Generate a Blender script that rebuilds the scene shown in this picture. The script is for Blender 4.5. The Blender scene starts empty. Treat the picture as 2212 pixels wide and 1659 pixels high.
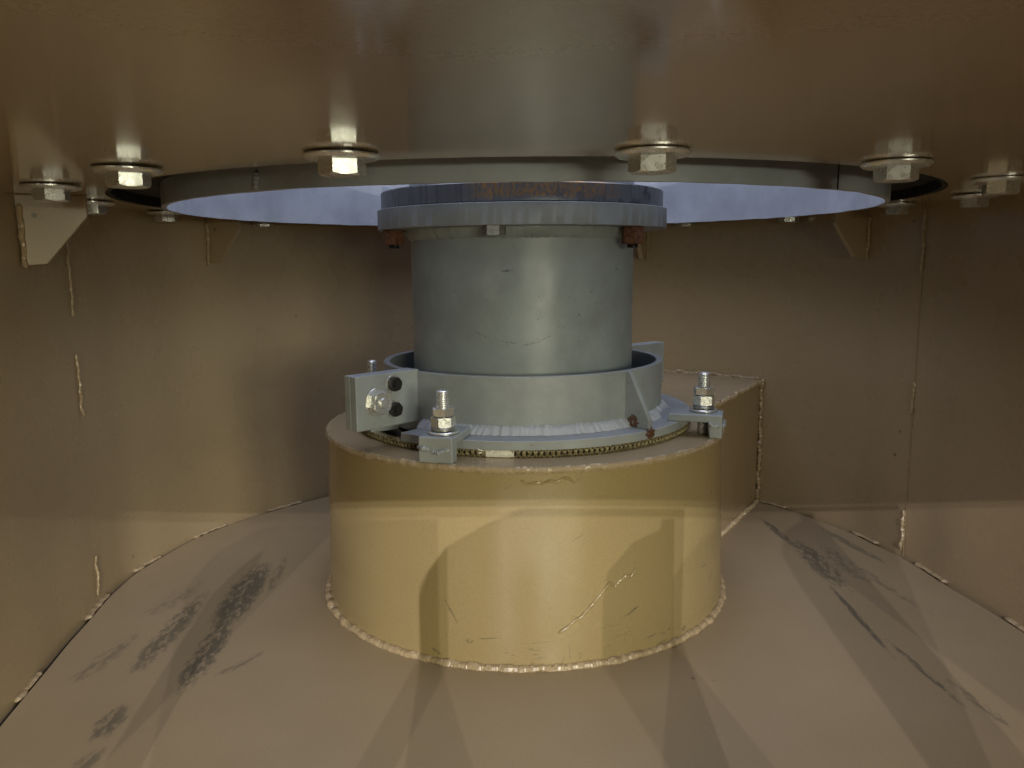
import bpy, bmesh, math, random
from mathutils import Vector, Matrix, noise
C = bpy.context.scene
rad = math.radians
random.seed(7)

# ------------------------------------------------------------------ camera
FW = Vector((-0.01653438, 0.98810285, -0.15290313))
RT = Vector((0.99984862, 0.01551099, -0.00788358))
UP = Vector((0.00541811, 0.15301033, 0.98820974))
cd = bpy.data.cameras.new('camera'); cam = bpy.data.objects.new('camera', cd)
C.collection.objects.link(cam)
m = Matrix((RT, UP, -FW)).transposed().to_4x4()
m.translation = Vector((0.00152, -0.80737, 0.32766))
cam.matrix_world = m
cd.sensor_width = 36.0; cd.lens = 1742.5 / 2212 * 36
cd.clip_start = 0.01; cd.clip_end = 100
C.camera = cam

# ------------------------------------------------------------------ world / view
w = bpy.data.worlds.new('World'); C.world = w; w.use_nodes = True
bg = w.node_tree.nodes['Background']
bg.inputs[0].default_value = (0.8, 0.82, 0.74, 1); bg.inputs[1].default_value = 0.07
C.view_settings.view_transform = 'Standard'; C.view_settings.look = 'None'
C.view_settings.exposure = 0.84; C.view_settings.gamma = 1
C.view_settings.use_curve_mapping = False
C.render.engine = 'CYCLES'
C.cycles.use_denoising = True
C.cycles.max_bounces = 10; C.cycles.diffuse_bounces = 6; C.cycles.glossy_bounces = 5
C.cycles.sample_clamp_indirect = 6
C.cycles.caustics_reflective = False; C.cycles.caustics_refractive = False

# ------------------------------------------------------------------ lamps
def lamp(name, loc, target, power, col, size, size_y=None, shape='DISK'):
    d = bpy.data.lights.new(name, 'AREA'); d.shape = shape; d.size = size
    if size_y: d.size_y = size_y
    d.energy = power; d.color = col
    o = bpy.data.objects.new(name, d); C.collection.objects.link(o)
    o.location = loc
    o.rotation_euler = (Vector(target) - Vector(loc)).to_track_quat('-Z', 'Y').to_euler()
    return o
# three workshop lamps in a row outside the access opening
LY = -3.4
def lz(x, y): return 0.071 + 0.056 * x - 0.333 * y
for i, (x, dz, pw, col) in enumerate([(-0.58, 0.02, 15.5, (1.0, 0.97, 1.0)), (0.10, 0.0, 19.5, (1.0, 0.97, 1.0)), (0.78, -0.01, 14.5, (1.0, .97, 1.0))]):
    lamp('lamp_row', (x, LY, lz(x, LY) + dz), (0, 0, 0.1), pw, col, 0.010)
# broad fluorescent fixture, further out and lower: soft light on the upper half
lamp('lamp_wide', (0.85, -2.3, 0.48), (0, 0, 0.33), 22.5, (1.0, 0.975, 0.72), 1.0, 0.38, 'RECTANGLE')
# cool light falling down the shaft above the ring
lamp('lamp_shaft', (0.02, 0.0, 0.75), (0.02, 0.0, 0.0), 1.75, (0.70, 0.76, 1.0), 0.62)

# ------------------------------------------------------------------ material helpers
class NT:
    def __init__(s, name):
        s.m = bpy.data.materials.new(name); s.m.use_nodes = True
        s.t = s.m.node_tree; s.b = s.t.nodes['Principled BSDF']
        s.tc = s.t.nodes.new('ShaderNodeTexCoord')
        s.obj = s.tc.outputs['Object']
    def link(s, a, b): s.t.links.new(a, b)
    def sock(s, n, k, v):
        if v is None: return
        if isinstance(v, (int, float, tuple, list)): n.inputs[k].default_value = v
        else: s.link(v, n.inputs[k])
    def math(s, op, a, b=None, c=None, clamp=False):
        n = s.t.nodes.new('ShaderNodeMath'); n.operation = op; n.use_clamp = clamp
        s.sock(n, 0, a); s.sock(n, 1, b); s.sock(n, 2, c); return n.outputs[0]
    def mapping(s, loc=(0,0,0), rot=(0,0,0), scale=(1,1,1), vec=None):
        n = s.t.nodes.new('ShaderNodeMapping'); s.link(vec or s.obj, n.inputs[0])
        n.inputs['Location'].default_value = loc; n.inputs['Rotation'].default_value = rot; n.inputs['Scale'].default_value = scale
        return n.outputs[0]
    def noise(s, scale, detail=3, vec=None, rough=.5, dist=0):
        n = s.t.nodes.new('ShaderNodeTexNoise'); s.link(vec or s.obj, n.inputs['Vector'])
        n.inputs['Scale'].default_value = scale; n.inputs['Detail'].default_value = detail
        n.inputs['Roughness'].default_value = rough; n.inputs['Distortion'].default_value = dist
        return n.outputs['Fac']
    def ramp(s, v, lo, hi, a=0.0, b=1.0):
        n = s.t.nodes.new('ShaderNodeMapRange'); n.interpolation_type = 'SMOOTHSTEP'
        s.sock(n, 0, v); n.inputs[1].default_value = lo; n.inputs[2].default_value = hi
        n.inputs[3].default_value = a; n.inputs[4].default_value = b; return n.outputs[0]
    def mix(s, f, a, b):
        n = s.t.nodes.new('ShaderNodeMix'); n.data_type = 'RGBA'
        s.sock(n, 0, f)
        for k, v in ((6, a), (7, b)):
            if isinstance(v, tuple): n.inputs[k].default_value = (*v[:3], 1)
            else: s.link(v, n.inputs[k])
        return n.outputs[2]
    def sep(s, vec=None):
        n = s.t.nodes.new('ShaderNodeSeparateXYZ'); s.link(vec or s.obj, n.inputs[0]); return n.outputs
    def bump(s, h, strength=.2, dist=.001, prev=None):
        n = s.t.nodes.new('ShaderNodeBump'); s.link(h, n.inputs['Height'])
        n.inputs['Strength'].default_value = strength; n.inputs['Distance'].default_value = dist
        if prev: s.link(prev, n.inputs['Normal'])
        return n.outputs[0]
    def stroke(s, a, b, c, ang, ln, wd, plane='XZ', soft=.6):
        """worn mark: ellipse with a ragged edge at (a,b) in the XZ (or XY) plane"""
        if plane == 'XZ':
            v = s.mapping(loc=(0,0,0), vec=s.comb(a, b, True))
        else: v = s.comb(a, b, False)
        x, y = v
        ca, sa = math.cos(ang), math.sin(ang)
        u = s.math('ADD', s.math('MULTIPLY', x, ca), s.math('MULTIPLY', y, sa))
        t = s.math('SUBTRACT', s.math('MULTIPLY', y, ca), s.math('MULTIPLY', x, sa))
        d = s.math('SQRT', s.math('ADD', s.math('POWER', s.math('ABSOLUTE', s.math('DIVIDE', u, ln)), 2), s.math('POWER', s.math('ABSOLUTE', s.math('DIVIDE', t, wd)), 2)))
        return s.math('MULTIPLY', s.ramp(d, soft, 1.15, 1, 0), c)
    def strokes(s, lst, plane='XZ', warp=.0012, wscale=120):
        ox = s.sep(); n1 = s.noise(wscale, 3); n2 = s.noise(wscale * .77, 3, vec=s.mapping(loc=(3,5,1)))
        X = s.math('ADD', ox[0], s.math('MULTIPLY', s.math('SUBTRACT', n1, .5), warp * 2))
        Y = s.math('ADD', ox[2] if plane == 'XZ' else ox[1], s.math('MULTIPLY', s.math('SUBTRACT', n2, .5), warp * 2))
        out = None
        for (a, b, ang, ln, wd, st) in lst:
            ln *= .8; wd *= .7; st *= .85
            x = s.math('SUBTRACT', X, a); y = s.math('SUBTRACT', Y, b)
            ca, sa = math.cos(rad(ang)), math.sin(rad(ang))
            u = s.math('ADD', s.math('MULTIPLY', x, ca / ln), s.math('MULTIPLY', y, sa / ln))
            t = s.math('SUBTRACT', s.math('MULTIPLY', y, ca / wd), s.math('MULTIPLY', x, sa / wd))
            d = s.math('ADD', s.math('MULTIPLY', u, u), s.math('MULTIPLY', t, t))
            k = s.ramp(d, .35, 1.2, st, 0)
            out = k if out is None else s.math('MAXIMUM', out, k)
        return s.math('MULTIPLY', out, s.ramp(s.noise(420, 3), .36, .56, .15, 1))

PAINT = (0.38, 0.287, 0.168)
def paint_mat(name, base=PAINT, rough=.30, marks=None, floor=False, spec=.5, peel=.12):
    n = NT(name)
    big = n.noise(5.5, 3); fine = n.noise(620, 2)
    col = n.mix(n.ramp(big, .3, .7), tuple(c * .93 for c in base), tuple(min(1, c * 1.05) for c in base))
    col = n.mix(n.math('MULTIPLY', n.ramp(fine, .35, .7), .20), col, tuple(c * .55 for c in base))
    # tiny specks of dirt
    vo = n.t.nodes.new('ShaderNodeTexVoronoi'); n.link(n.obj, vo.inputs['Vector']); vo.inputs['Scale'].default_value = 22; vo.inputs['Randomness'].default_value = 1
    spk = n.math('MULTIPLY', n.ramp(vo.outputs['Distance'], .03, .06, 1, 0), n.ramp(n.noise(9, 2), .52, .6))
    col = n.mix(n.math('MULTIPLY', spk, .7), col, (.06, .055, .05))
    dust = n.ramp(n.noise(38, 5, rough=.7), .64, .85)
    col = n.mix(n.math('MULTIPLY', dust, .10), col, (.62, .55, .45))
    if marks:
        k = n.strokes(marks)
        col = n.mix(k, col, (.085, .08, .05))
        oz = n.sep(); sc = n.noise(1, 4, vec=n.mapping(scale=(60, 60, 260)), rough=.7)
        band = n.math('MULTIPLY', n.ramp(oz[2], .045, .004, 0, 1), n.ramp(n.noise(16, 2), .42, .6))
        col = n.mix(n.math('MULTIPLY', n.ramp(n.math('ADD', sc, n.math('MULTIPLY', band, .12)), .70, .76), n.math('MULTIPLY', band, .7)), col, (.10, .085, .05))
    if floor:
        # dirty rubbed streaks
        for (cx, cy, ang, sx, sy, th, dark) in floor:
            v = n.mapping(loc=(-cx, -cy, 0)); 
            v = n.mapping(rot=(0, 0, -rad(ang)), vec=v)
            o = n.sep(v)
            d = n.math('ADD', n.math('POWER', n.math('ABSOLUTE', n.math('DIVIDE', o[0], sx)), 2), n.math('POWER', n.math('ABSOLUTE', n.math('DIVIDE', o[1], sy)), 2))
            env = n.ramp(d, .15, 1.1, 1, 0)
            nz = n.noise(1, 5, vec=n.mapping(scale=(70, 210, 60), vec=v), rough=.75)
            blot = n.noise(26, 3, vec=n.mapping(scale=(.7, 1.6, 1), vec=v))
            k = n.ramp(n.math('ADD', n.math('MULTIPLY', nz, .75), n.math('ADD', n.math('MULTIPLY', blot, .25), n.math('MULTIPLY', env, .14))), th - .05, th + .07)
            k = n.math('MULTIPLY', n.math('MULTIPLY', k, env), dark)
            col = n.mix(n.math('MULTIPLY', k, .9), col, (.065, .062, .052))
    n.link(col, n.b.inputs['Base Color'])
    r = n.ramp(n.noise(14, 4), .3, .7, rough * .85, rough * 1.25); n.link(r, n.b.inputs['Roughness'])
    n.b.inputs['Specular IOR Level'].default_value = spec
    h = n.math('ADD', n.math('MULTIPLY', n.noise(260, 3), .4), n.math('MULTIPLY', n.noise(42, 2), 1.0))
    n.link(n.bump(h, peel, .0006), n.b.inputs['Normal'])
    return n.m

def steel_mat(name, base, rough=.45, metallic=0.0, streak=None, rust=None, marks=None, bumpy=.15, bscale=220, spec=.5):
    n = NT(name)
    col = n.mix(n.ramp(n.noise(16, 5, rough=.65), .32, .7), tuple(c * .84 for c in base), tuple(min(1, c * 1.12) for c in base))
    if streak:   # vertical rubbing marks
        sv = n.noise(1, 3, vec=n.mapping(scale=streak))
        col = n.mix(n.math('MULTIPLY', n.ramp(sv, .52, .75), .14), col, tuple(c * .55 for c in base))
        col = n.mix(n.math('MULTIPLY', n.ramp(sv, .28, .42, 1, 0), .08), col, tuple(min(1, c * 1.3) for c in base))
    spk = n.ramp(n.noise(330, 3), .68, .74)
    col = n.mix(n.math('MULTIPLY', n.math('MULTIPLY', spk, n.ramp(n.noise(12, 2), .5, .6)), .65), col, (.07, .045, .03))
    if marks: col = n.mix(n.strokes(marks), col, (.04, .042, .04))
    if rust is not None:
        for (x, y, z, r, th) in rust:
            v = n.mapping(loc=(-x, -y, -z))
            ln = n.t.nodes.new('ShaderNodeVectorMath'); ln.operation = 'LENGTH'; n.link(v, ln.inputs[0])
            env = n.ramp(n.math('DIVIDE', ln.outputs['Value'], r), .4, 1.0, 1, 0)
            k = n.ramp(n.math('ADD', n.noise(480, 5), n.math('MULTIPLY', env, .45)), th, th + .16)
            col = n.mix(n.math('MULTIPLY', k, n.ramp(env, 0, .3)), col, (.10, .042, .018))
    n.link(col, n.b.inputs['Base Color'])
    n.b.inputs['Metallic'].default_value = metallic
    n.b.inputs['Specular IOR Level'].default_value = spec
    n.link(n.ramp(n.noise(30, 4), .3, .7, rough * .8, rough * 1.2), n.b.inputs['Roughness'])
    n.link(n.bump(n.noise(bscale, 4), bumpy, .0008), n.b.inputs['Normal'])
    return n.m

def simple_mat(name, base, rough=.4, metallic=0.0, var=.2, scale=60, bumpy=.1, second=None):
    n = NT(name)
    c2 = second or tuple(c * (1 - var) for c in base)
    n.link(n.mix(n.ramp(n.noise(scale, 4, rough=.65), .35, .65), base, c2), n.b.inputs['Base Color'])
    n.b.inputs['Metallic'].default_value = metallic
    n.link(n.ramp(n.noise(scale * 2, 3), .3, .7, rough * .8, rough * 1.25), n.b.inputs['Roughness'])
    n.link(n.bump(n.noise(scale * 6, 3), bumpy, .0005), n.b.inputs['Normal'])
    return n.m

DM = [(-.060, .046, -62, .016, .0016, .75), (-.045, .022, 8, .0045, .003, .6), (-.029, .026, 6, .012, .0010, .6),
      (.010, .023, 3, .020, .0008, .45), (.036, .014, 95, .010, .0012, .5), (.088, .040, 28, .010, .0018, .75), (.070, .031, 3, .014, .001, .35),
      (.080, .022, 10, .012, .0010, .45), (.105, .014, 12, .008, .0016, .55), (.045, .0095, 80, .004, .0022, .6), (.012, .010, 5, .008, .0018, .5),
      (-.012, .151, 25, .007, .0012, .4), (.042, .108, 32, .008, .0011, .45), (-.073, .009, -30, .006, .002, .6), (.160, .055, -5, .005, .0012, .6),
      (.170, .040, 70, .006, .0012, .6), (-.01, -.004, 10, .010, .0014, .5), (.03, .004, 80, .010, .0018, .4), (-.005, .130, 40, .004, .0012, .3)]
M_wall = paint_mat('tan_paint_wall', rough=.27, spec=.55, peel=.012)
M_ceil = paint_mat('tan_paint_ceiling', base=(.47, .345, .195), rough=.20, spec=.9, peel=.0)
M_ceil.node_tree.nodes['Principled BSDF'].inputs['IOR'].default_value = 1.6
for _k, _v in (('Coat Weight', 1.0), ('Coat IOR', 1.45), ('Coat Roughness', .10)): M_ceil.node_tree.nodes['Principled BSDF'].inputs[_k].default_value = _v
M_drum = paint_mat('tan_paint_drum', base=(.355, .27, .128), rough=.22, spec=.7, peel=.05, marks=DM)
M_duct = paint_mat('tan_paint_duct', rough=.32, peel=.04)
FL = [(-.281, -.05, 94, .10, .022, .58, .9), (-.270, -.17, 95, .08, .016, .60, .85), (-.318, -.13, 92, .10, .015, .60, .75), (-.352, -.18, 85, .06, .014, .63, .5),
      (-.300, -.275, 95, .030, .014, .60, .7), (-.292, -.325, 80, .025, .010, .60, .6), (-.262, .0, 98, .07, .008, .62, .5), (-.235, -.19, 60, .035, .006, .62, .5), (-.345, -.06, 80, .06, .018, .64, .4),
      (.305, .13, -84, .07, .007, .58, .8), (.318, .03, -88, .09, .018, .60, .75), (.345, .03, -84, .08, .016, .63, .5), (.306, -.10, -91, .09, .004, .56, .8), (.318, -.20, -84, .07, .004, .60, .7), (.375, .09, -76, .08, .008, .58, .6), (.362, -.02, -80, .10, .008, .64, .5), (.336, -.25, -80, .05, .006, .62, .5)]
M_floor = paint_mat('tan_paint_floor', base=(.355, .272, .165), rough=.36, peel=.05, floor=FL)
M_weld = paint_mat('tan_paint_weld', base=(.42, .32, .19), rough=.26, peel=.3)
M_gap = simple_mat('gap_shade', (.012, .010, .008), .8)
PM = [(-.012, .318, 5, .007, .0016, .8), (.086, .318, 70, .0022, .0022, .9), (.050, .279, 60, .0015, .0015, .6), (-.072, .316, 70, .003, .001, .5),
      (-.035, .262, -25, .012, .0010, .5), (-.012, .256, -8, .010, .0009, .55), (.008, .255, 12, .011, .0013, .6), (.02, .259, 20, .009, .001, .5), (-.06, .30, 40, .004, .0011, .3), (.035, .27, -50, .008, .001, .3)]
M_pipe = steel_mat('grey_primer_pipe', (.275, .31, .312), .36, marks=PM, bumpy=.06)
M_grey = steel_mat('grey_primer', (.31, .33, .315), .46, streak=(60, 60, 6))
M_collar = steel_mat('grey_primer_collar', (.295, .318, .322), .43, streak=(45, 45, 12), rust=[(.0985, -.110, .013, .010, .74), (.113, -.125, .004, .009, .66)])
M_flange = steel_mat('grey_flange_edge', (.245, .265, .275), .48, rust=[])
M_basef = steel_mat('grey_base_flange', (.33, .35, .36), .45, streak=(200, 200, 8), rust=[(.112, -.126, .006, .010, .70), (-.13, -.11, .004, .03, .85)])
M_weldg = steel_mat('grey_weld', (.42, .43, .43), .45, bumpy=.5, bscale=160, rust=[(.100, -.112, .012, .010, .74)])
M_clamp = steel_mat('grey_clamp', (.32, .345, .35), .42, bumpy=.3, bscale=90)
M_ring = steel_mat('grey_ring', (.40, .43, .47), .44, streak=(30, 30, 10))
M_zinc = simple_mat('zinc_plated', (.80, .80, .76), .30, .80, .12, 160, .03)
M_dull = simple_mat('dull_zinc', (.42, .42, .40), .38, .7, .35, 200, .06)
M_rust = simple_mat('rusty_steel', (.16, .065, .03), .75, .1, .5, 300, .6, second=(.07, .032, .02))
M_black = simple_mat('black_steel', (.030, .028, .026), .35, .4, .3, 200, .2)
M_lining = simple_mat('black_lining', (.008, .008, .008), .7, 0, .2, 100, .3)
M_rope = simple_mat('brass_braid', (.42, .36, .20), .42, .35, .5, 500, .3, second=(.12, .09, .05))
M_core = simple_mat('braid_core', (.02, .016, .010), .8)
M_tape = simple_mat('white_tape', (.85, .82, .72), .6, 0, .2, 250, .5)
def upper_mat():
    n = NT('machined_flange')
    o = n.sep(); line = n.noise(1, 3, vec=n.mapping(scale=(300, 300, 12)))
    col = n.mix(n.ramp(line, .3, .7), (.135, .14, .145), (.18, .185, .19))
    # surface rust on the upper band of the front edge
    fx = n.math('MULTIPLY', n.ramp(o[0], -.048, -.030), n.ramp(o[0], .055, .095, 1, 0))
    fz = n.ramp(n.math('ADD', o[2], n.math('MULTIPLY', n.noise(140, 4), .010)), .3818, .3845)
    fr = n.math('MULTIPLY', n.math('MULTIPLY', fx, fz), n.ramp(o[1], -.06, -.1))
    sp = n.ramp(n.noise(1, 5, vec=n.mapping(scale=(420, 420, 260)), rough=.8), .42, .60)
    k = n.math('MULTIPLY', fr, sp)
    col = n.mix(k, col, (.42, .24, .08))
    dk = n.math('MULTIPLY', n.ramp(n.noise(70, 4), .55, .7), n.ramp(o[0], .06, .1))
    col = n.mix(dk, col, (.05, .045, .05))
    n.link(col, n.b.inputs['Base Color'])
    n.link(n.ramp(k, 0, 1, .45, .45), n.b.inputs['Metallic'])
    n.link(n.ramp(line, .3, .7, .25, .42), n.b.inputs['Roughness'])
    n.link(n.bump(line, .08, .0002), n.b.inputs['Normal'])
    return n.m
M_upper = upper_mat()

# ------------------------------------------------------------------ mesh helpers
def link_mesh(name, bm, mat, parent=None, smooth=40, bevel=0, mats=None):
    bmesh.ops.recalc_face_normals(bm, faces=bm.faces)
    me = bpy.data.meshes.new(name); bm.to_mesh(me); bm.free()
    for mm in (mats or [mat]): me.materials.append(mm)
    o = bpy.data.objects.new(name, me); C.collection.objects.link(o)
    if parent: o.parent = parent
    if smooth:
        for p in me.polygons: p.use_smooth = True
        me.set_sharp_from_angle(angle=rad(smooth))
    if bevel:
        b = o.modifiers.new('bevel', 'BEVEL'); b.width = bevel; b.segments = 2; b.limit_method = 'ANGLE'
        b.angle_limit = rad(40); b.harden_normals = False
    return o
def tag(o, label=None, cat=None, group=None, kind=None):
    for k, v in (('label', label), ('category', cat), ('group', group), ('kind', kind)):
        if v: o[k] = v
    return o
def empty(name, label, cat, loc=(0,0,0), rz=0, group=None):
    o = bpy.data.objects.new(name, None); o.empty_display_size = .02; C.collection.objects.link(o)
    o.location = loc; o.rotation_euler = (0, 0, rz)
    return tag(o, label, cat, group)
def lathe(prof, seg=128, a0=0, a1=360, bm=None, center=(0,0,0), closed=True, fn=None):
    """revolve a closed profile [(r,z)..]"""
    bm = bm or bmesh.new(); full = abs(a1 - a0) >= 359.99
    rings = []
    n = seg if full else seg + 1
    for i in range(n):
        a = rad(a0 + (a1 - a0) * i / seg); ring = []
        for j, (r, z) in enumerate(prof):
            if fn: r, z = fn(a, j, r, z)
            ring.append(bm.verts.new((center[0] + r * math.cos(a), center[1] + r * math.sin(a), center[2] + z)))
        rings.append(ring)
    k = len(prof)
    for i in range(seg if full else seg):
        A = rings[i]; B = rings[(i + 1) % n]
        for j in range(k if closed else k - 1):
            q = (j + 1) % k
            bm.faces.new((A[j], A[q], B[q], B[j]))
    if not full and closed:
        bm.faces.new(rings[0]); bm.faces.new(rings[-1])
    return bm
def solid_lathe(prof, seg=32, bm=None, fn=None):
    """profile open from axis bottom to axis top, capped"""
    bm = bm or bmesh.new(); rings = []
    for i in range(seg):
        a = 2 * math.pi * i / seg
        rings.append([bm.verts.new((r * math.cos(a), r * math.sin(a), z)) for r, z in prof])
    for i in range(seg):
        A, B = rings[i], rings[(i + 1) % seg]
        for j in range(len(prof) - 1): bm.faces.new((A[j], B[j], B[j+1], A[j+1]))
    bm.faces.new([r[0] for r in rings]); bm.faces.new([r[-1] for r in rings])
    return bm
def prism(pts, z0, z1, bm=None):
    bm = bm or bmesh.new()
    lo = [bm.verts.new((x, y, z0)) for x, y in pts]; hi = [bm.verts.new((x, y, z1)) for x, y in pts]
    bm.faces.new(lo); bm.faces.new(hi)
    for i in range(len(pts)):
        j = (i + 1) % len(pts); bm.faces.new((lo[i], lo[j], hi[j], hi[i]))
    return bm
def slab(pts, thick, bm=None):
    """closed outline of 3D points (planar) extruded by a vector"""
    bm = bm or bmesh.new(); t = Vector(thick)
    a = [bm.verts.new(p) for p in pts]; b = [bm.verts.new(Vector(p) + t) for p in pts]
    bm.faces.new(a); bm.faces.new(b)
    for i in range(len(pts)):
        j = (i + 1) % len(pts); bm.faces.new((a[i], a[j], b[j], b[i]))
    return bm
def box(x0, x1, y0, y1, z0, z1, bm=None): return prism([(x0,y0),(x1,y0),(x1,y1),(x0,y1)], z0, z1, bm)
def hexprism(af, z0, z1, rot=0, bm=None, hole=0, chamfer=.12, both=False):
    """hex nut or head with rounded (chamfered) corners, af = across flats"""
    bm = bm or bmesh.new(); R = af / 2 / math.cos(math.pi / 6); n = 48; ch = af * chamfer
    def rr(a):
        k = (a - rot) % (math.pi / 3); return af / 2 / math.cos(k - math.pi / 6)
    def ring(z, cap=None):
        out = []
        for i in range(n):
            a = rot + 2 * math.pi * i / n; r = rr(a)
            if cap is not None: r = min(r, cap)
            out.append(bm.verts.new((r * math.cos(a), r * math.sin(a), z)))
        return out
    # chamfered end: radius limited; corners drop away from the end face
    def chring(z, sgn):
        out = []
        for i in range(n):
            a = rot + 2 * math.pi * i / n; r = rr(a)
            dz = max(0, (r - af / 2 * .985)) * .6
            out.append(bm.verts.new((r * math.cos(a), r * math.sin(a), z - sgn * dz)))
        return out
    rings = []
    if both: rings += [ring(z0, af / 2 * .96), chring(z0, -1)]
    else: rings += [ring(z0)]
    rings += [chring(z1, 1), ring(z1, af / 2 * .96)]
    for A, B in zip(rings, rings[1:]):
        for i in range(n): bm.faces.new((A[i], A[(i+1) % n], B[(i+1) % n], B[i]))
    bm.faces.new(rings[0]); bm.faces.new(rings[-1])
    return bm
def thread_rod(r, z0, z1, pitch=.0015, bm=None, seg=28):
    prof = [(r * .82, z0)]; z = z0 + .0004; 
    while z < z1 - pitch:
        prof += [(r * .86, z), (r, z + pitch * .42), (r, z + pitch * .58)]; z += pitch
    prof += [(r * .88, z), (r * .86, z1 - .0003), (r * .78, z1)]
    return solid_lathe(prof, seg, bm)
def washer(ro, ri, z0, z1, bm=None, seg=48, dish=0):
    c = min(.0005, (z1 - z0) * .3)
    return lathe([(ri, z0), (ro - c, z0 + dish), (ro, z0 + c + dish), (ro, z1 - c), (ro - c, z1), (ri, z1)], seg, bm=bm)
def tube(path, rfun, seg=8, bm=None, flat=1.0, normal=None):
    bm = bm or bmesh.new(); rings = []; n = len(path)
    for i, p in enumerate(path):
        p = Vector(p); t = (Vector(path[min(i+1, n-1)]) - Vector(path[max(i-1, 0)])).normalized()
        u = (normal or Vector((0,0,1))); 
        if abs(t.dot(u)) > .95: u = Vector((0,1,0))
        s = t.cross(u).normalized(); u2 = s.cross(t).normalized(); r = rfun(i)
        ring = []
        for k in range(seg):
            a = 2 * math.pi * k / seg; rk = r * (1 + .12 * noise.noise(Vector((p.x * 400 + k * 3.1, p.y * 400, p.z * 400))))
            ring.append(bm.verts.new(p + s * rk * math.cos(a) + u2 * rk * flat * math.sin(a)))
        rings.append(ring)
    for A, B in zip(rings, rings[1:]):
        for k in range(seg): bm.faces.new((A[k], A[(k+1) % seg], B[(k+1) % seg], B[k]))
    bm.faces.new(rings[0]); bm.faces.new(rings[-1])
    return bm
def bead(path, r, bm=None, ripple=.0022, amp=.22, wob=.15, step=.0007, flat=1.0, seed=0, lump=.35):
    """weld bead: resample path, rippled lumpy radius"""
    P = [Vector(p) for p in path]; pts = []
    for a, b in zip(P, P[1:]):
        n = max(2, int((b - a).length / step))
        pts += [a.lerp(b, i / n) for i in range(n)]
    pts.append(P[-1])
    pp = []
    for i, p in enumerate(pts):
        w = Vector((noise.noise(p * 110 + Vector((seed, 0, 0))), noise.noise(p * 110 + Vector((0, seed + 9, 0))), noise.noise(p * 110 + Vector((0, 0, seed + 5)))))
        pp.append(p + w * r * wob * 2)
    def rf(i):
        e = min(i, len(pp) - 1 - i) * step / r
        s = (i * step / ripple) % 1.0
        return r * (.35 + .65 * min(1, e)) * (1 + amp * (s - .5) + lump * noise.noise(pts[i] * 160 + Vector((seed * 2.3, 0, 0))))
    return tube(pp, rf, 8, bm, flat)

# ------------------------------------------------------------------ the housing: wall outline from the floor junction
ZC = .3816
LSEAM = (-.4135, -.076); RSEAM = (.4175, .050)
seg_back = [LSEAM, (-.417, -.045), (-.4185, .006), (-.4115, .055), (-.398, .115), (-.376, .163), (-.341, .217), (-.307, .260), (-.262, .306), (-.2, .349), (-.1, .390), (0, .404),
            (.1, .393), (.2, .350), (.262, .308), (.316, .260), (.346, .222), (.373, .176), (.394, .131), (.4065, .088), RSEAM]
seg_right = [RSEAM, (.423, .020), (.4275, -.026), (.436, -.080), (.442, -.128), (.448, -.20), (.45, -.30), (.45, -.45), (.45, -.62), (.45, -.93)]
seg_left = [(-.365, -.93), (-.365, -.62), (-.365, -.45), (-.370, -.34), (-.382, -.271), (-.393, -.205), (-.402, -.154), (-.4085, -.106), LSEAM]
def catmull(P, n=8):
    out = []
    for i in range(len(P) - 1):
        p0 = Vector(P[max(i-1, 0)]); p1 = Vector(P[i]); p2 = Vector(P[i+1]); p3 = Vector(P[min(i+2, len(P)-1)])
        for k in range(n):
            t = k / n
            out.append(.5 * ((2*p1) + (-p0+p2)*t + (2*p0-5*p1+4*p2-p3)*t*t + (-p0+3*p1-3*p2+p3)*t*t*t))
    out.append(Vector(P[-1])); return out
def wall_bm(P):
    bm = bmesh.new(); pts = catmull(P)
    cols = []
    for i, p in enumerate(pts):
        a = pts[max(i-1, 0)]; b = pts[min(i+1, len(pts)-1)]; t = (b - a).normalized(); nrm = Vector((t.y, -t.x))
        if nrm.dot(p - Vector((0, -.2))) < 0: nrm = -nrm
        q = p + nrm * .006
        cols.append([bm.verts.new((p.x, p.y, -.02)), bm.verts.new((p.x, p.y, ZC)), bm.verts.new((q.x, q.y, ZC)), bm.verts.new((q.x, q.y, -.02))])
    for A, B in zip(cols, cols[1:]):
        for k in range(4): bm.faces.new((A[k], A[(k+1) % 4], B[(k+1) % 4], B[k]))
    bm.faces.new(cols[0]); bm.faces.new(cols[-1])
    return bm
wall = link_mesh('wall', wall_bm(seg_back), M_wall, smooth=30); tag(wall, kind='structure')
wl = link_mesh('wall_left', wall_bm(seg_left), M_wall, smooth=30); tag(wl, kind='structure')
wr = link_mesh('wall_right', wall_bm(seg_right), M_wall, smooth=30); tag(wr, kind='structure')

# floor plate, stopping just short of the wall so that a dark gap shows
outl = catmull(seg_left)[:-1] + catmull(seg_back)[:-1] + catmull(seg_right)
cen = Vector((0, -.2))
bm = bmesh.new()
ins = []
N = len(outl)
for i, p in enumerate(outl):
    a = outl[max(i-1, 0)]; b = outl[min(i+1, N-1)]; t = (b - a).normalized(); nrm = Vector((t.y, -t.x))
    if nrm.dot(p - cen) < 0: nrm = -nrm
    ins.append(p - nrm * .0048)
prism([(p.x, p.y) for p in ins], -.0035, 0, bm)
fl = link_mesh('floor', bm, M_floor, smooth=0); tag(fl, kind='structure')
bm = prism([(p.x * 1.02, p.y * 1.01) for p in outl], -.006, -.0038)
ff = link_mesh('gap_shade_sheet', bm, M_gap, smooth=0); tag(ff, kind='structure')  # black sheet below the floor edge: shade of the gap put in as colour

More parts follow.
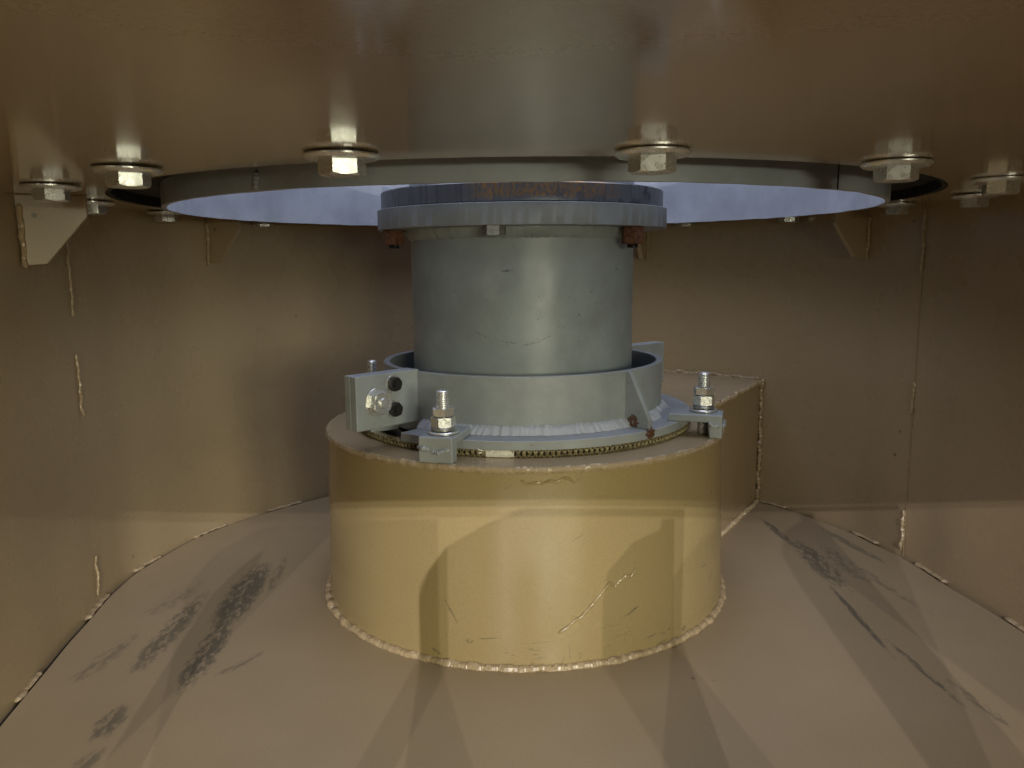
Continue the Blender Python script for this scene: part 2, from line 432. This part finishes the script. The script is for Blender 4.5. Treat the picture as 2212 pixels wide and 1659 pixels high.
# ceiling plate with the round opening
HR = .3681; HC = Vector((.0005, .0034))
bm = bmesh.new(); n = 192
def sq(a):
    x, y = math.cos(a), math.sin(a); k = min(.52 / abs(x) if abs(x) > 1e-6 else 9, (.50 / y if y > 1e-6 else (.93 / -y if y < -1e-6 else 9)))
    return x * k, y * k
rings = []
for i in range(n):
    a = 2 * math.pi * i / n; ox, oy = sq(a)
    hx, hy = HC.x + HR * math.cos(a), HC.y + HR * math.sin(a)
    rings.append([bm.verts.new(v) for v in ((hx, hy, ZC), (ox, oy, ZC), (ox, oy, ZC + .006), (hx, hy, ZC + .006))])
for i in range(n):
    A, B = rings[i], rings[(i+1) % n]
    for k in range(4): bm.faces.new((A[k], A[(k+1) % 4], B[(k+1) % 4], B[k]))
ce = link_mesh('ceiling', bm, M_ceil, smooth=0); tag(ce, kind='structure')

# front plate with access opening, behind the camera; added plates shape the drum shadows
bm = bmesh.new()
box(-.52, .52, -.945, -.93, -.02, .06, bm); box(-.52, -.34, -.945, -.93, .0605, ZC, bm); box(.45, .52, -.945, -.93, .0605, ZC, bm)
slab([(x, -.932, z) for x, z in [(-.043,.195),(-.043,.33),(-.038,.340),(-.026,.356),(.003,.373),(.022,.3812),(.128,.3812),(.126,.20),(.100,.19),(-.02,.19)]], (0, -.004, 0), bm)  # added unseen plate, outlined to cast the middle shadow on the drum
slab([(x, -.932, z) for x, z in [(.230,.061),(.230,.326),(.233,.347),(.251,.366),(.272,.374),(.274,.3812),(.284,.3812),(.284,.061)]], (0, -.004, 0), bm)  # added unseen post, cut to block lamp light for the right drum shadow
slab([(x, -.932, z) for x, z in [(-.203,.061),(-.203,.318),(-.196,.335),(-.183,.352),(-.183,.061)]], (0, -.004, 0), bm)  # added unseen post that darkens the left drum shadow
fw_ = link_mesh('wall_front_shadow_plates', bm, M_wall, smooth=0); tag(fw_, kind='structure')

# ------------------------------------------------------------------ black serrated lining in the gap round the ring
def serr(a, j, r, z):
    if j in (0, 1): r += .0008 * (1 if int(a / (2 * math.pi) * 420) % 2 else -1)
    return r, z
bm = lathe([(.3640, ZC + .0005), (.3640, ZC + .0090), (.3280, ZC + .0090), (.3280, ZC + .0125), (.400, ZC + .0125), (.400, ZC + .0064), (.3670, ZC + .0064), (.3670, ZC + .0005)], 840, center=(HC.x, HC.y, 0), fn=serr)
o = link_mesh('gap_lining', bm, M_lining, smooth=0)
tag(o, 'black serrated lining in the gap between grey ring and ceiling opening', 'seal')

# ------------------------------------------------------------------ big grey ring
ring = empty('steel_ring', 'large grey steel ring hanging through the round ceiling opening', 'ring', (HC.x, HC.y, .3725))
def ringwob(a, j, r, z):
    if j in (0, 3): z += .0006 * noise.noise(Vector((math.cos(a) * 14, math.sin(a) * 14, j * .1)))
    return r, z
link_mesh('ring_band', lathe([(.3237, 0), (.3237, .17), (.3277, .17), (.3277, 0)], 256, fn=ringwob), M_ring, ring, smooth=30)
def ringpt(ang, r, z): return (r * math.cos(rad(ang)), r * math.sin(rad(ang)), z)
link_mesh('weld_bead', bead([ringpt(-121.6, .3277, .001 + .013 * k / 4) for k in range(5)], .0022, amp=.4, wob=.4), M_ring, ring)
link_mesh('seam', slab([ringpt(-49.8, .3279, -.0002), ringpt(-49.65, .3279, -.0002), ringpt(-49.65, .3279, .03), ringpt(-49.8, .3279, .03)], (.0003, -.0004, 0)), M_black, ring, smooth=0)

# ------------------------------------------------------------------ ceiling bolts
def make_ceiling_bolt(i):
    b = bpy.data.objects.new('ceiling_bolt', None); b.empty_display_size = .01; C.collection.objects.link(b)
    return b
_hb = hexprism(.0185, .0, .0078, bm=None); _wb = washer(.0190, .0068, -.0026, -.0004, dish=0)
proto_meshes = {}
def bolt_meshes():
    bm = hexprism(.0210, .0034, .0114)
    me1 = bpy.data.meshes.new('hex_head'); bmesh.ops.recalc_face_normals(bm, faces=bm.faces); bm.to_mesh(me1); me1.materials.append(M_zinc)
    bm2 = lathe([(.0064, .0008), (.0188, .0006), (.0195, .0010), (.0195, .0018), (.0178, .0032), (.0150, .0036), (.0064, .0036)], 56)
    bmesh.ops.recalc_face_normals(bm2, faces=bm2.faces); me2 = bpy.data.meshes.new('washer'); bm2.to_mesh(me2); me2.materials.append(M_zinc)
    bm3 = solid_lathe([(.0060, -.03), (.0060, .0028)], 20)
    bmesh.ops.recalc_face_normals(bm3, faces=bm3.faces); me3 = bpy.data.meshes.new('shank'); bm3.to_mesh(me3); me3.materials.append(M_dull)
    for me in (me1, me2, me3):
        for p in me.polygons: p.use_smooth = True
        me.set_sharp_from_angle(angle=rad(24))
    return me1, me2, me3
_hb.free(); _wb.free()
ME_H, ME_W, ME_S = bolt_meshes()
# (angle, radius, hex rotation in degrees, washer tilt, label)
BOLTS = [(-144.6, .404, 20, 'zinc ceiling bolt in front of the left end gusset, dull washer'),
         (-124.2, .403, 28, 'bright ceiling bolt in front of the left end of the steel ring'),
         (-103.3, .3965, 40, 'nearest ceiling bolt left of the grey pipe, with wide washer'),
         (-80.2, .3905, 6, 'nearest ceiling bolt right of the grey pipe, with wide washer'),
         (-56.4, .3905, 17, 'ceiling bolt in front of the right end of the steel ring'),
         (-32.6, .402, 45, 'nearer and brighter of the two overlapping ceiling bolts at the far right'),
         (-9.2, .408, 50, 'ceiling bolt just behind and left of the far right one'),
         (7, .388, 48, 'ceiling bolt beneath the right gap round the ring, beside the right gusset'),
         (33.5, .395, 12, 'small rear ceiling bolt peeping below the ring, left of the right gusset'),
         (56, .395, 52, 'small rear ceiling bolt peeping below the ring right of the flanges'),
         (146, .395, 30, 'small rear ceiling bolt peeping below the ring beside the second left gusset'),
         (169.5, .390, 25, 'ceiling bolt under the left tip of the steel ring'),
         (191.6, .392, 38, 'ceiling bolt half hidden behind the inner edge of the left end gusset')]
for i, (ang, r, hr, lab) in enumerate(BOLTS):
    e = empty('ceiling_bolt', lab, 'bolt', (r * math.cos(rad(ang)), r * math.sin(rad(ang)), ZC), 0, 'bolts round the ceiling opening')
    e.rotation_euler = (math.pi, 0, 0)
    tx, ty = random.uniform(-.02, .02), random.uniform(-.02, .02)
    for nm, me, rz, t in (('shank', ME_S, 0, 0), ('washer', ME_W, 0, 1), ('hex_head', ME_H, rad(hr), 0)):
        c = bpy.data.objects.new(nm, me); C.collection.objects.link(c); c.parent = e
        c.rotation_euler = (tx * t, ty * t, rz)

# ------------------------------------------------------------------ gussets under the ceiling
def wall_r(ang):
    d = Vector((math.cos(rad(ang)), math.sin(rad(ang)))); best = None
    for p in outl:
        k = p.normalized().dot(d)
        if best is None or k > best[0]: best = (k, p.length)
    return best[1]
for ang, w_, lab in [(-158.3, .050, 'nearest tan gusset plate at the far left, hanging behind two bolts'),
                     (156.2, .048, 'second tan gusset plate from the left, low in the shadow under the ring tip'),
                     (19.0, .046, 'tan gusset plate at the right under the ring, with a light weld down its edge'),
                     (64.5, .046, 'narrow looking tan gusset plate just right of the pipe under the rusty nut')]:
    R = wall_r(ang)
    g = empty('gusset', lab, 'bracket', (R * math.cos(rad(ang)), R * math.sin(rad(ang)), ZC), rad(ang), 'gusset plates under the ceiling')
    pts = [(.001, -.003, -.0002), (-w_, -.003, -.0002), (-w_, -.003, -.017), (-.018, -.003, -.055), (-.001, -.003, -.056)]
    link_mesh('plate', slab(pts, (0, .006, 0)), M_wall, g, smooth=0, bevel=.0006)
    side = 1 if ang > 0 and ang < 90 or ang < -90 else 1
    s = -.005 if (ang < -90 or ang > 90) else -.005
    # bead on the face towards the camera
    sy = .0045 if ang < -90 or ang > 90 else -.0045
    link_mesh('weld_bead', bead([(-.002, sy, -.008), (-.002, sy, -.030), (-.002, sy, -.058)], .0021, amp=.35, wob=.4, seed=int(ang)), M_weld, g)

# ------------------------------------------------------------------ weld beads along floor and seams of the walls
def floor_path(a, b, n=10):
    """points along the outline between two positions nearest to a and b"""
    ia = min(range(N), key=lambda i: (outl[i] - Vector(a)).length); ib = min(range(N), key=lambda i: (outl[i] - Vector(b)).length)
    if ia > ib: ia, ib = ib, ia
    P = [Vector(a)] + [outl[i] for i in range(ia + 1, ib)] + [Vector(b)]
    if (P[0] - P[-1]).length > 0 and (outl[ia] - Vector(a)).length > (outl[ib] - Vector(a)).length:
        P = [Vector(b)] + P[1:-1] + [Vector(a)]
    res = []
    for p in P:
        d = (cen - p).normalized(); q = p + d * .0015; res.append((q.x, q.y, .0012))
    return res
for (a, b) in [((-.385, -.249), (-.393, -.205)), ((-.408, -.108), (-.416, -.051)), ((-.417, .007), (-.411, .054)), ((-.398, .115), (-.376, .163)), ((-.341, .217), (-.307, .26)),
               ((.318, .257), (.345, .223)), ((.394, .131), (.4065, .085)), ((.422, .029), (.427, -.026)), ((.439, -.105), (.447, -.19))]:
    par = wall if b[1] > -.06 else (wl if a[0] < 0 else wr)
    if a == (.422, .029) or a == (.439, -.105): par = wr
    if a == (-.408, -.108): par = wl
    link_mesh('weld_bead', bead(floor_path(a, b), .0030, amp=.08, wob=.15, flat=.6, seed=a[0] * 50), M_weld, par)
for (x, y, z0, z1, r, par) in [(-.4110, -.076, .356, .279, .0012, wall), (-.411, -.076, .245, .186, .0013, wall), (-.411, -.076, .050, .010, .0012, wall),
                         (.4150, .050, .379, .309, .0015, wall), (.4160, .050, .196, .160, .0016, wall), (.4150, .050, .053, .008, .0019, wall)]:
    link_mesh('weld_bead', bead([(x, y, z0), (x + .0004, y, (z0 + z1) / 2), (x, y, z1)], r, amp=.5, wob=.5, seed=z0 * 60, ripple=.006), M_weld, par)
# seam lines of the wall plates
for (x, y, par) in [(.4167, .0500, wall)]:
    link_mesh('seam', box(x - .0001, x + .0006, y - .0005, y + .0005, .0, ZC), M_duct, par, smooth=0)

# ------------------------------------------------------------------ drum with the side duct
HD = .1669
drum = empty('drum', 'round tan painted drum on the floor carrying the grey collar', 'drum')
link_mesh('shell', lathe([(.1995, 0.0), (.1950, HD - .0045), (.190, HD - .0045), (.194, 0.0)], 192), M_drum, drum, smooth=30)
u = Vector((.509, .861)); nv = Vector((.861, -.509))       # duct axis and its right-hand normal
p0 = Vector((.19, .045)); off = p0.dot(nv)
# one flat plate closes drum and duct
pts = []
rT = .1965
phi = math.acos(off / rT); base = math.atan2(nv.y, nv.x)
a_right = base + phi; a_left = base + math.pi - phi      # where the duct sides leave the circle
end_r = nv * off + u * (Vector((.3150, .2560)).dot(u)); end_l = -nv * off + u * .385
endr = Vector((.3145, .2585))
k = 120
for i in range(k + 1):
    a = a_left + (2 * math.pi - (a_left - a_right)) * i / k
    pts.append((rT * math.cos(a), rT * math.sin(a)))
pts += [(endr.x, endr.y), (.262, .306), (.2, .3475), (.1, .3885), (.0, .4005), (-.03, .40)]
bm = bmesh.new()
# plate with a central bore: outer loop and inner loop bridged by angle
from mathutils.geometry import tessellate_polygon
inner = [(.13 * math.cos(2 * math.pi * i / 64), .13 * math.sin(2 * math.pi * i / 64)) for i in range(64)]
loops = [[Vector((x, y, 0)) for x, y in pts], [Vector((x, y, 0)) for x, y in inner]]
allv = loops[0] + loops[1]
tri = tessellate_polygon(loops)
top = [bm.verts.new((v.x, v.y, HD)) for v in allv]; bot = [bm.verts.new((v.x, v.y, HD - .0045)) for v in allv]
for t in tri:
    try: bm.faces.new([top[q] for q in t]); bm.faces.new([bot[q] for q in reversed(t)])
    except ValueError: pass
for st, ln in ((0, len(pts)), (len(pts), 64)):
    for i in range(ln):
        j = (i + 1) % ln; bm.faces.new((top[st+i], top[st+j], bot[st+j], bot[st+i]))
link_mesh('top_plate', bm, M_duct, drum, smooth=0)
# duct side plate seen on the right, and its hidden twin
s0 = nv * (off - .0005) + u * (p0.dot(u) + .01)
link_mesh('duct_side', slab([(s0.x, s0.y, 0), (endr.x - .001, endr.y - .001, 0), (endr.x - .001, endr.y - .001, HD - .005), (s0.x, s0.y, HD - .005)], (-nv.x * .005, -nv.y * .005, 0)), M_duct, drum, smooth=0)
l0 = -nv * (off - .0005) + u * .12
link_mesh('duct_side', slab([(l0.x, l0.y, 0), (-.032, .398, 0), (-.032, .398, HD - .005), (l0.x, l0.y, HD - .005)], (nv.x * .005, nv.y * .005, 0)), M_duct, drum, smooth=0)
def circ(r, z, a0, a1, n=80, wob=0): return [(r * math.cos(rad(a0 + (a1 - a0) * i / n)), r * math.sin(rad(a0 + (a1 - a0) * i / n)), z + wob * noise.noise(Vector((i * .5, 0, 0)))) for i in range(n + 1)]
link_mesh('weld_bead', bead(circ(.2005, .0012, -200, 40), .0037, lump=.28, amp=.14, wob=.22, ripple=.0024, flat=.9, seed=3), M_weld, drum)
link_mesh('weld_bead', bead(circ(.1948, HD - .0026, -190, 25, wob=.0004), .0030, lump=.14, amp=.05, wob=.10, ripple=.0040, seed=5), M_weld, drum)
link_mesh('weld_bead', bead([(.1905, .046, HD - .003), (.25, .147, HD - .003), (endr.x, endr.y, HD - .003)], .0030, amp=.2, wob=.3, seed=8), M_weld, drum)
link_mesh('weld_bead', bead([(endr.x + .001, endr.y - .002, HD + .003), (endr.x + .0012, endr.y - .002, .09), (endr.x + .001, endr.y - .002, .001)], .0026, amp=.5, wob=.5, ripple=.005, seed=11), M_weld, drum)
link_mesh('weld_bead', bead([(endr.x - .002, endr.y + .001, HD + .001), (.262, .304, HD + .001), (.2, .3455, HD + .001), (.12, .380, HD + .001)], .0028, amp=.2, wob=.4, seed=12), M_duct, drum)
link_mesh('weld_bead', bead([(endr.x + .001, endr.y - .003, .001), (.247, .142, .001), (.206, .074, .001)], .0028, amp=.3, wob=.3, seed=14), M_weld, drum)
# run of paint and spatter on the front
def onshell(x, z, d=0):
    R = .1995 - .0045 * z / HD + d; return (x, -math.sqrt(R * R - x * x), z)
run = [(.027, .030), (.036, .037), (.045, .042), (.055, .052), (.064, .062), (.069, .068), (.073, .064), (.082, .072), (.086, .070), (.091, .076)]
link_mesh('paint_run', bead([onshell(x, z, .0002) for x, z in run], .00125, amp=.2, wob=.5), M_drum, drum)
run = [(-.002, .1560), (.003, .1535), (.009, .1550), (.014, .1545), (.020, .1562), (.026, .1545), (.030, .1572), (.036, .1565), (.040, .1535), (.044, .1560)]
link_mesh('paint_run', bead([onshell(x, z, .0001) for x, z in run], .0011, amp=.2, wob=.6, seed=4), M_drum, drum)

# ------------------------------------------------------------------ braided rope seal under the base flange
rope = empty('braided_rope', 'brass coloured braided rope gasket squeezed under the grey base flange', 'rope', (0, 0, .1702))
link_mesh('rope_core', lathe([(.1615 + .0022 * math.cos(t * math.pi / 4), .0022 * math.sin(t * math.pi / 4)) for t in range(8)], 160), M_core, rope)
bm = bmesh.new(); turns = 150; steps = turns * 7
for fam in (1, -1):
    for s in range(2):
        path = []
        for i in range(steps + 1):
            a = rad(-205) + rad(250) * i / steps; ph = fam * 2 * math.pi * turns * i / steps * .5 + s * math.pi
            rr = .1615 + .0030 * math.cos(ph); path.append((rr * math.cos(a), rr * math.sin(a), .0030 * math.sin(ph)))
        tube(path, lambda i: .0012, 5, bm)
link_mesh('braid', bm, M_rope, rope)
bm = bmesh.new()
A0 = -101.5
def ropept(a, dr=0, dz=0): return ((.1685 + dr) * math.cos(rad(a)), (.161 + dr) * math.sin(rad(a)), dz)
def zl(px): return px
tube([ropept(-100.5 + k * 1.3, .001, -.0002) for k in range(7)], lambda i: .0040, 8, bm, flat=.9)
tube([ropept(-100.5, .001, .001), ropept(-101.5, .004, .0025), ropept(-102.6, .005, .0036)], lambda i: .0007, 5, bm)
tube([ropept(-100.5, .001, 0), ropept(-101.8, .003, .0005), ropept(-102.5, .004, .0002)], lambda i: .0009, 5, bm)
tube([ropept(-99, .003, .003), ropept(-97, .004, .0035), ropept(-94, .0042, .0022)], lambda i: .0008, 5, bm)
link_mesh('taped_end', bm, M_tape, rope)

# ------------------------------------------------------------------ split collar
col = empty('collar', 'grey steel split collar clamped round the foot of the pipe', 'collar', (-.0011, 0, .1733))
def wobr(a, j, r, z): return r, z
link_mesh('collar_wall', lathe([(.1322, .0020), (.1322, .0562), (.1328, .0568), (.1378, .0568), (.1382, .0562), (.1382, .0020)], 160), M_collar, col, smooth=30)
link_mesh('base_flange', lathe([(.1383, 0), (.1383, .0078), (.1658, .0078), (.1663, .0073), (.1663, .0005), (.1658, 0)], 150, -129, 214), M_basef, col, smooth=30)
def wf(a, j, r, z):
    v = Vector((math.cos(a) * 55, math.sin(a) * 55, j * .3)); q = noise.noise(v); q2 = noise.noise(v * 3)
    rip = (a * 120) % 1.0
    if j == 1: r += .0022 * q + .0006 * q2
    if j == 2: r += .0012 * q + .0003 * rip; z += .0012 * q2 + .0004 * rip
    if j == 3: z += .0018 * q + .0007 * q2
    return r, z
link_mesh('weld_bead', lathe([(.1375, .0070), (.1470, .0080), (.1430, .0118), (.1384, .0150), (.1375, .0150)], 720, -130, 216, fn=wf), M_weldg, col, smooth=60)
# front rib, right of centre
def radial(ang, r, z, t=0):
    a = rad(ang); return (r * math.cos(a) - t * math.sin(a), r * math.sin(a) + t * math.cos(a), z)
def rib(ang, name='rib', th=.0050):
    pts = [radial(ang, .1375, .0560, -th/2), radial(ang, .1425, .0562, -th/2), radial(ang, .1650, .016, -th/2), radial(ang, .1655, .0079, -th/2), radial(ang, .1375, .0079, -th/2)]
    d = Vector(radial(ang, .15, 0, th/2)) - Vector(radial(ang, .15, 0, -th/2))
    return link_mesh(name, slab(pts, d), M_collar, col, smooth=0, bevel=.0006)
rib(-48.0)
# lugs
def lug(ang, r1=.2045):
    z0, z1 = .0125, .0590
    a = ang
    pr = [radial(a, .1365, z0, 0), radial(a, r1, z0, 0), radial(a, r1, z1, 0), radial(a, .1365, z1, 0)]
    t1 = Vector(radial(a, .15, 0, -.0078)) - Vector(radial(a, .15, 0, 0))
    o1 = link_mesh('lug', slab(pr, t1), M_clamp, col, smooth=0, bevel=.0008)
    pr2 = [Vector(p) + t1 * 1.04 for p in pr]
    o2 = link_mesh('lug', slab(pr2, t1), M_clamp, col, smooth=0, bevel=.0008)
    return o1, o2
LA = -132.3
lug(LA)
lug(40.5, .200)
# ------------------------------------------------------------------ bolts in the front lug
fn_ = Vector((-math.sin(rad(LA)), math.cos(rad(LA)), 0))        # face normal towards the camera side
if fn_.y > 0: fn_ = -fn_
def lugpt(r, z, out=0):
    a = rad(LA); return Vector((r * math.cos(a) - .0011, r * math.sin(a), z)) + fn_ * out
def orient(o, p, nrm, roll=0):
    q = nrm.to_track_quat('Z', 'Y'); o.rotation_mode = 'QUATERNION'; o.rotation_quaternion = q; o.location = p
    return o
b = empty('lug_bolt', 'large bright zinc hex nut and bolt end on the left lug of the collar', 'bolt'); orient(b, lugpt(.1840, .2090), fn_)
link_mesh('flange_washer', washer(.0120, .005, .0001, .0014), M_zinc, b, smooth=30)
link_mesh('hex_nut', hexprism(.0180, .0015, .0100, rot=.35), M_zinc, b, smooth=24)
link_mesh('bolt_end', thread_rod(.0048, -.01, .0118, .0011), M_zinc, b, smooth=24)
for (r, z, lab) in [(.1660, .2225, 'upper small black hex screw in the left lug of the collar'), (.1660, .2005, 'lower small black hex screw in the left lug of the collar')]:
    b = empty('lug_screw', lab, 'screw', group='black screws in the collar lug'); orient(b, lugpt(r, z), fn_)
    link_mesh('bore_rim', washer(.0078, .0060, .0001, .0010), M_zinc, b, smooth=30)
    bm = hexprism(.0112, .0001, .0062, rot=.2); link_mesh('hex_head', bm, M_black, b, smooth=24)
    link_mesh('screw_end', solid_lathe([(.0030, .0), (.0030, .0076)], 18), M_black, b, smooth=24)
# ------------------------------------------------------------------ clamps and their studs
def clamp(loc, rz, lab, L=.048, W=.029):
    """toe rests on the base flange, foot at the outer end stands on the drum; local +x points outward"""
    top = .0212; th = .0070
    e = empty('clamp', lab, 'clamp', (loc[0], loc[1], HD), rz, 'clamps holding down the base flange')
    bm = bmesh.new()
    prof = [(-L/2, top - th + .0), (-L/2, top), (L/2, top), (L/2, 0), (L/2 - .011, 0), (L/2 - .0115, top - th)]
    a = [bm.verts.new((x, -W/2, z)) for x, z in prof]; b_ = [bm.verts.new((x, W/2, z)) for x, z in prof]
    bm.faces.new(a); bm.faces.new(b_)
    for i in range(len(prof)):
        j = (i + 1) % len(prof); bm.faces.new((a[i], a[j], b_[j], b_[i]))
    link_mesh('body', bm, M_clamp, e, smooth=0, bevel=.0012)
    link_mesh('weld_bead', bead([(L/2 + .0002, -W/2 + .001, .0125), (L/2 + .0004, -.004, .0095), (L/2 + .0004, .004, .0090), (L/2 + .0002, W/2 - .001, .0115)], .0022, amp=.3, wob=.6, ripple=.003, seed=loc[0] * 90), M_clamp, e)
    link_mesh('weld_bead', bead([(L/2 - .001, -W/2 - .0002, .012), (L/2 - .008, -W/2 - .0004, .0125), (L/2 - .0115, -W/2 - .0002, .0145)], .0020, amp=.3, wob=.6, ripple=.003, seed=loc[0] * 50), M_clamp, e)
    return e
def clamp_stud(x, y, ztop, n2, n1, n0, rot, lab, zc=.1881, r=.0053, dark=False):
    M_a, M_b = (M_dull, M_dull) if dark else (M_zinc, M_dull)
    e = empty('clamp_stud', lab, 'stud', (x, y, HD), 0, 'threaded studs with double nuts')
    z = lambda v: v - HD
    link_mesh('rod', thread_rod(r, 0, z(ztop), .0016), M_zinc, e, smooth=24)
    link_mesh('flat_washer', washer(.0128, .0056, z(zc) + .0002, z(zc) + .0024), M_zinc, e, smooth=30)
    link_mesh('spring_washer', washer(.0098, .0056, z(zc) + .0028, z(zc) + .0056), M_dull, e, smooth=30)
    link_mesh('hex_nut', hexprism(.0176, z(n0), z(n1) - .0003, rot=rot, both=True), M_zinc, e, smooth=24)
    link_mesh('hex_nut', hexprism(.0168, z(n1) + .0003, z(n2), rot=rot + .5, both=True), M_zinc, e, smooth=24)
    return e

clamp((-.0645, -.1585), rad(-104.5), 'grey clamp at the front left of the collar, square face to the camera')
clamp((.1580, -.0775), rad(-15.8), 'grey clamp at the right of the collar, seen from its side with a gap beneath')
clamp((-.1590, .0660), rad(158), 'rear grey clamp hidden behind the left lug of the collar')
clamp_stud(-.0655, -.1650, .2235, .2095, .2025, .1937, .25, 'bright zinc stud with two nuts on the front left clamp')
clamp_stud(.1655, -.0735, .2240, .2105, .2033, .1940, .05, 'bright zinc stud with two nuts on the right clamp')
clamp_stud(-.1665, .0680, .2195, .2050, .1985, .1910, .3, 'dark stud end rising behind the left lug of the collar', dark=True)

# ------------------------------------------------------------------ pipe and flanges
PX = -.0011
pipe = empty('pipe', 'grey painted steel pipe standing in the collar', 'pipe', (PX, 0, 0))
link_mesh('tube', lathe([(.1030, .03), (.1030, .3554), (.1087, .3554), (.1087, .03)], 192), M_pipe, pipe, smooth=30)
def wf2(a, j, r, z):
    if j in (1, 2): r += .0008 * noise.noise(Vector((math.cos(a) * 40, math.sin(a) * 40, 0))); z += .0012 * noise.noise(Vector((math.cos(a) * 50, math.sin(a) * 50, 4)))
    return r, z
link_mesh('weld_bead', lathe([(.1080, .3455), (.1092, .3460), (.1150, .3545), (.1150, .3556), (.1080, .3556)], 360, fn=wf2), M_pipe, pipe, smooth=60)
def fw3(a, j, r, z):
    if j in (0, 1): z += .0004 * noise.noise(Vector((math.cos(a) * 60, math.sin(a) * 60, 0)))
    return r, z
link_mesh('lower_flange', lathe([(.1031, .3555), (.1395, .3555), (.1398, .3560), (.1398, .3734), (.1394, .3739), (.1031, .3739)], 360, fn=fw3), M_flange, pipe, smooth=30)
up = empty('upper_pipe', 'upper pipe with machined rusty flange bolted on the lower one', 'pipe', (PX, 0, 0))
link_mesh('machined_flange', lathe([(.1031, .3745), (.1355, .3745), (.1361, .3751), (.1361, .3896), (.1352, .3905), (.1031, .3905)], 192), M_upper, up, smooth=30)
link_mesh('tube', lathe([(.1030, .3906), (.1030, .62), (.1087, .62), (.1087, .3906)], 128), M_ring, up, smooth=30)
for i, lab in enumerate(['rusty nut with stub under the left side of the pipe flange', 'dark nut under the middle of the pipe flange', 'rusty nut under the right side of the pipe flange']):
    ang = (-161.5, -100.4, -39.0)[i]; mt = (M_rust, M_dull, M_rust)[i]
    b = empty('flange_bolt', lab, 'bolt', (PX + .1265 * math.cos(rad(ang)), .1265 * math.sin(rad(ang)), .3553), 0, 'bolts under the pipe flange')
    dep = (.0135, .0082, .0150)[i]
    bm = hexprism(.0175, .0, dep, rot=rad((12, 2, 25)[i])); o = link_mesh('hex_nut', bm, mt, b, smooth=24); o.rotation_euler = (math.pi, 0, 0)
    if i != 1:
        o = link_mesh('bolt_end', thread_rod(.0052, 0, dep + .0035, .0015), M_black, b, smooth=24); o.rotation_euler = (math.pi, 0, 0)
        o = link_mesh('flat_washer', washer(.0100, .006, .0001, .0024), mt, b, smooth=30); o.rotation_euler = (math.pi, 0, 0)
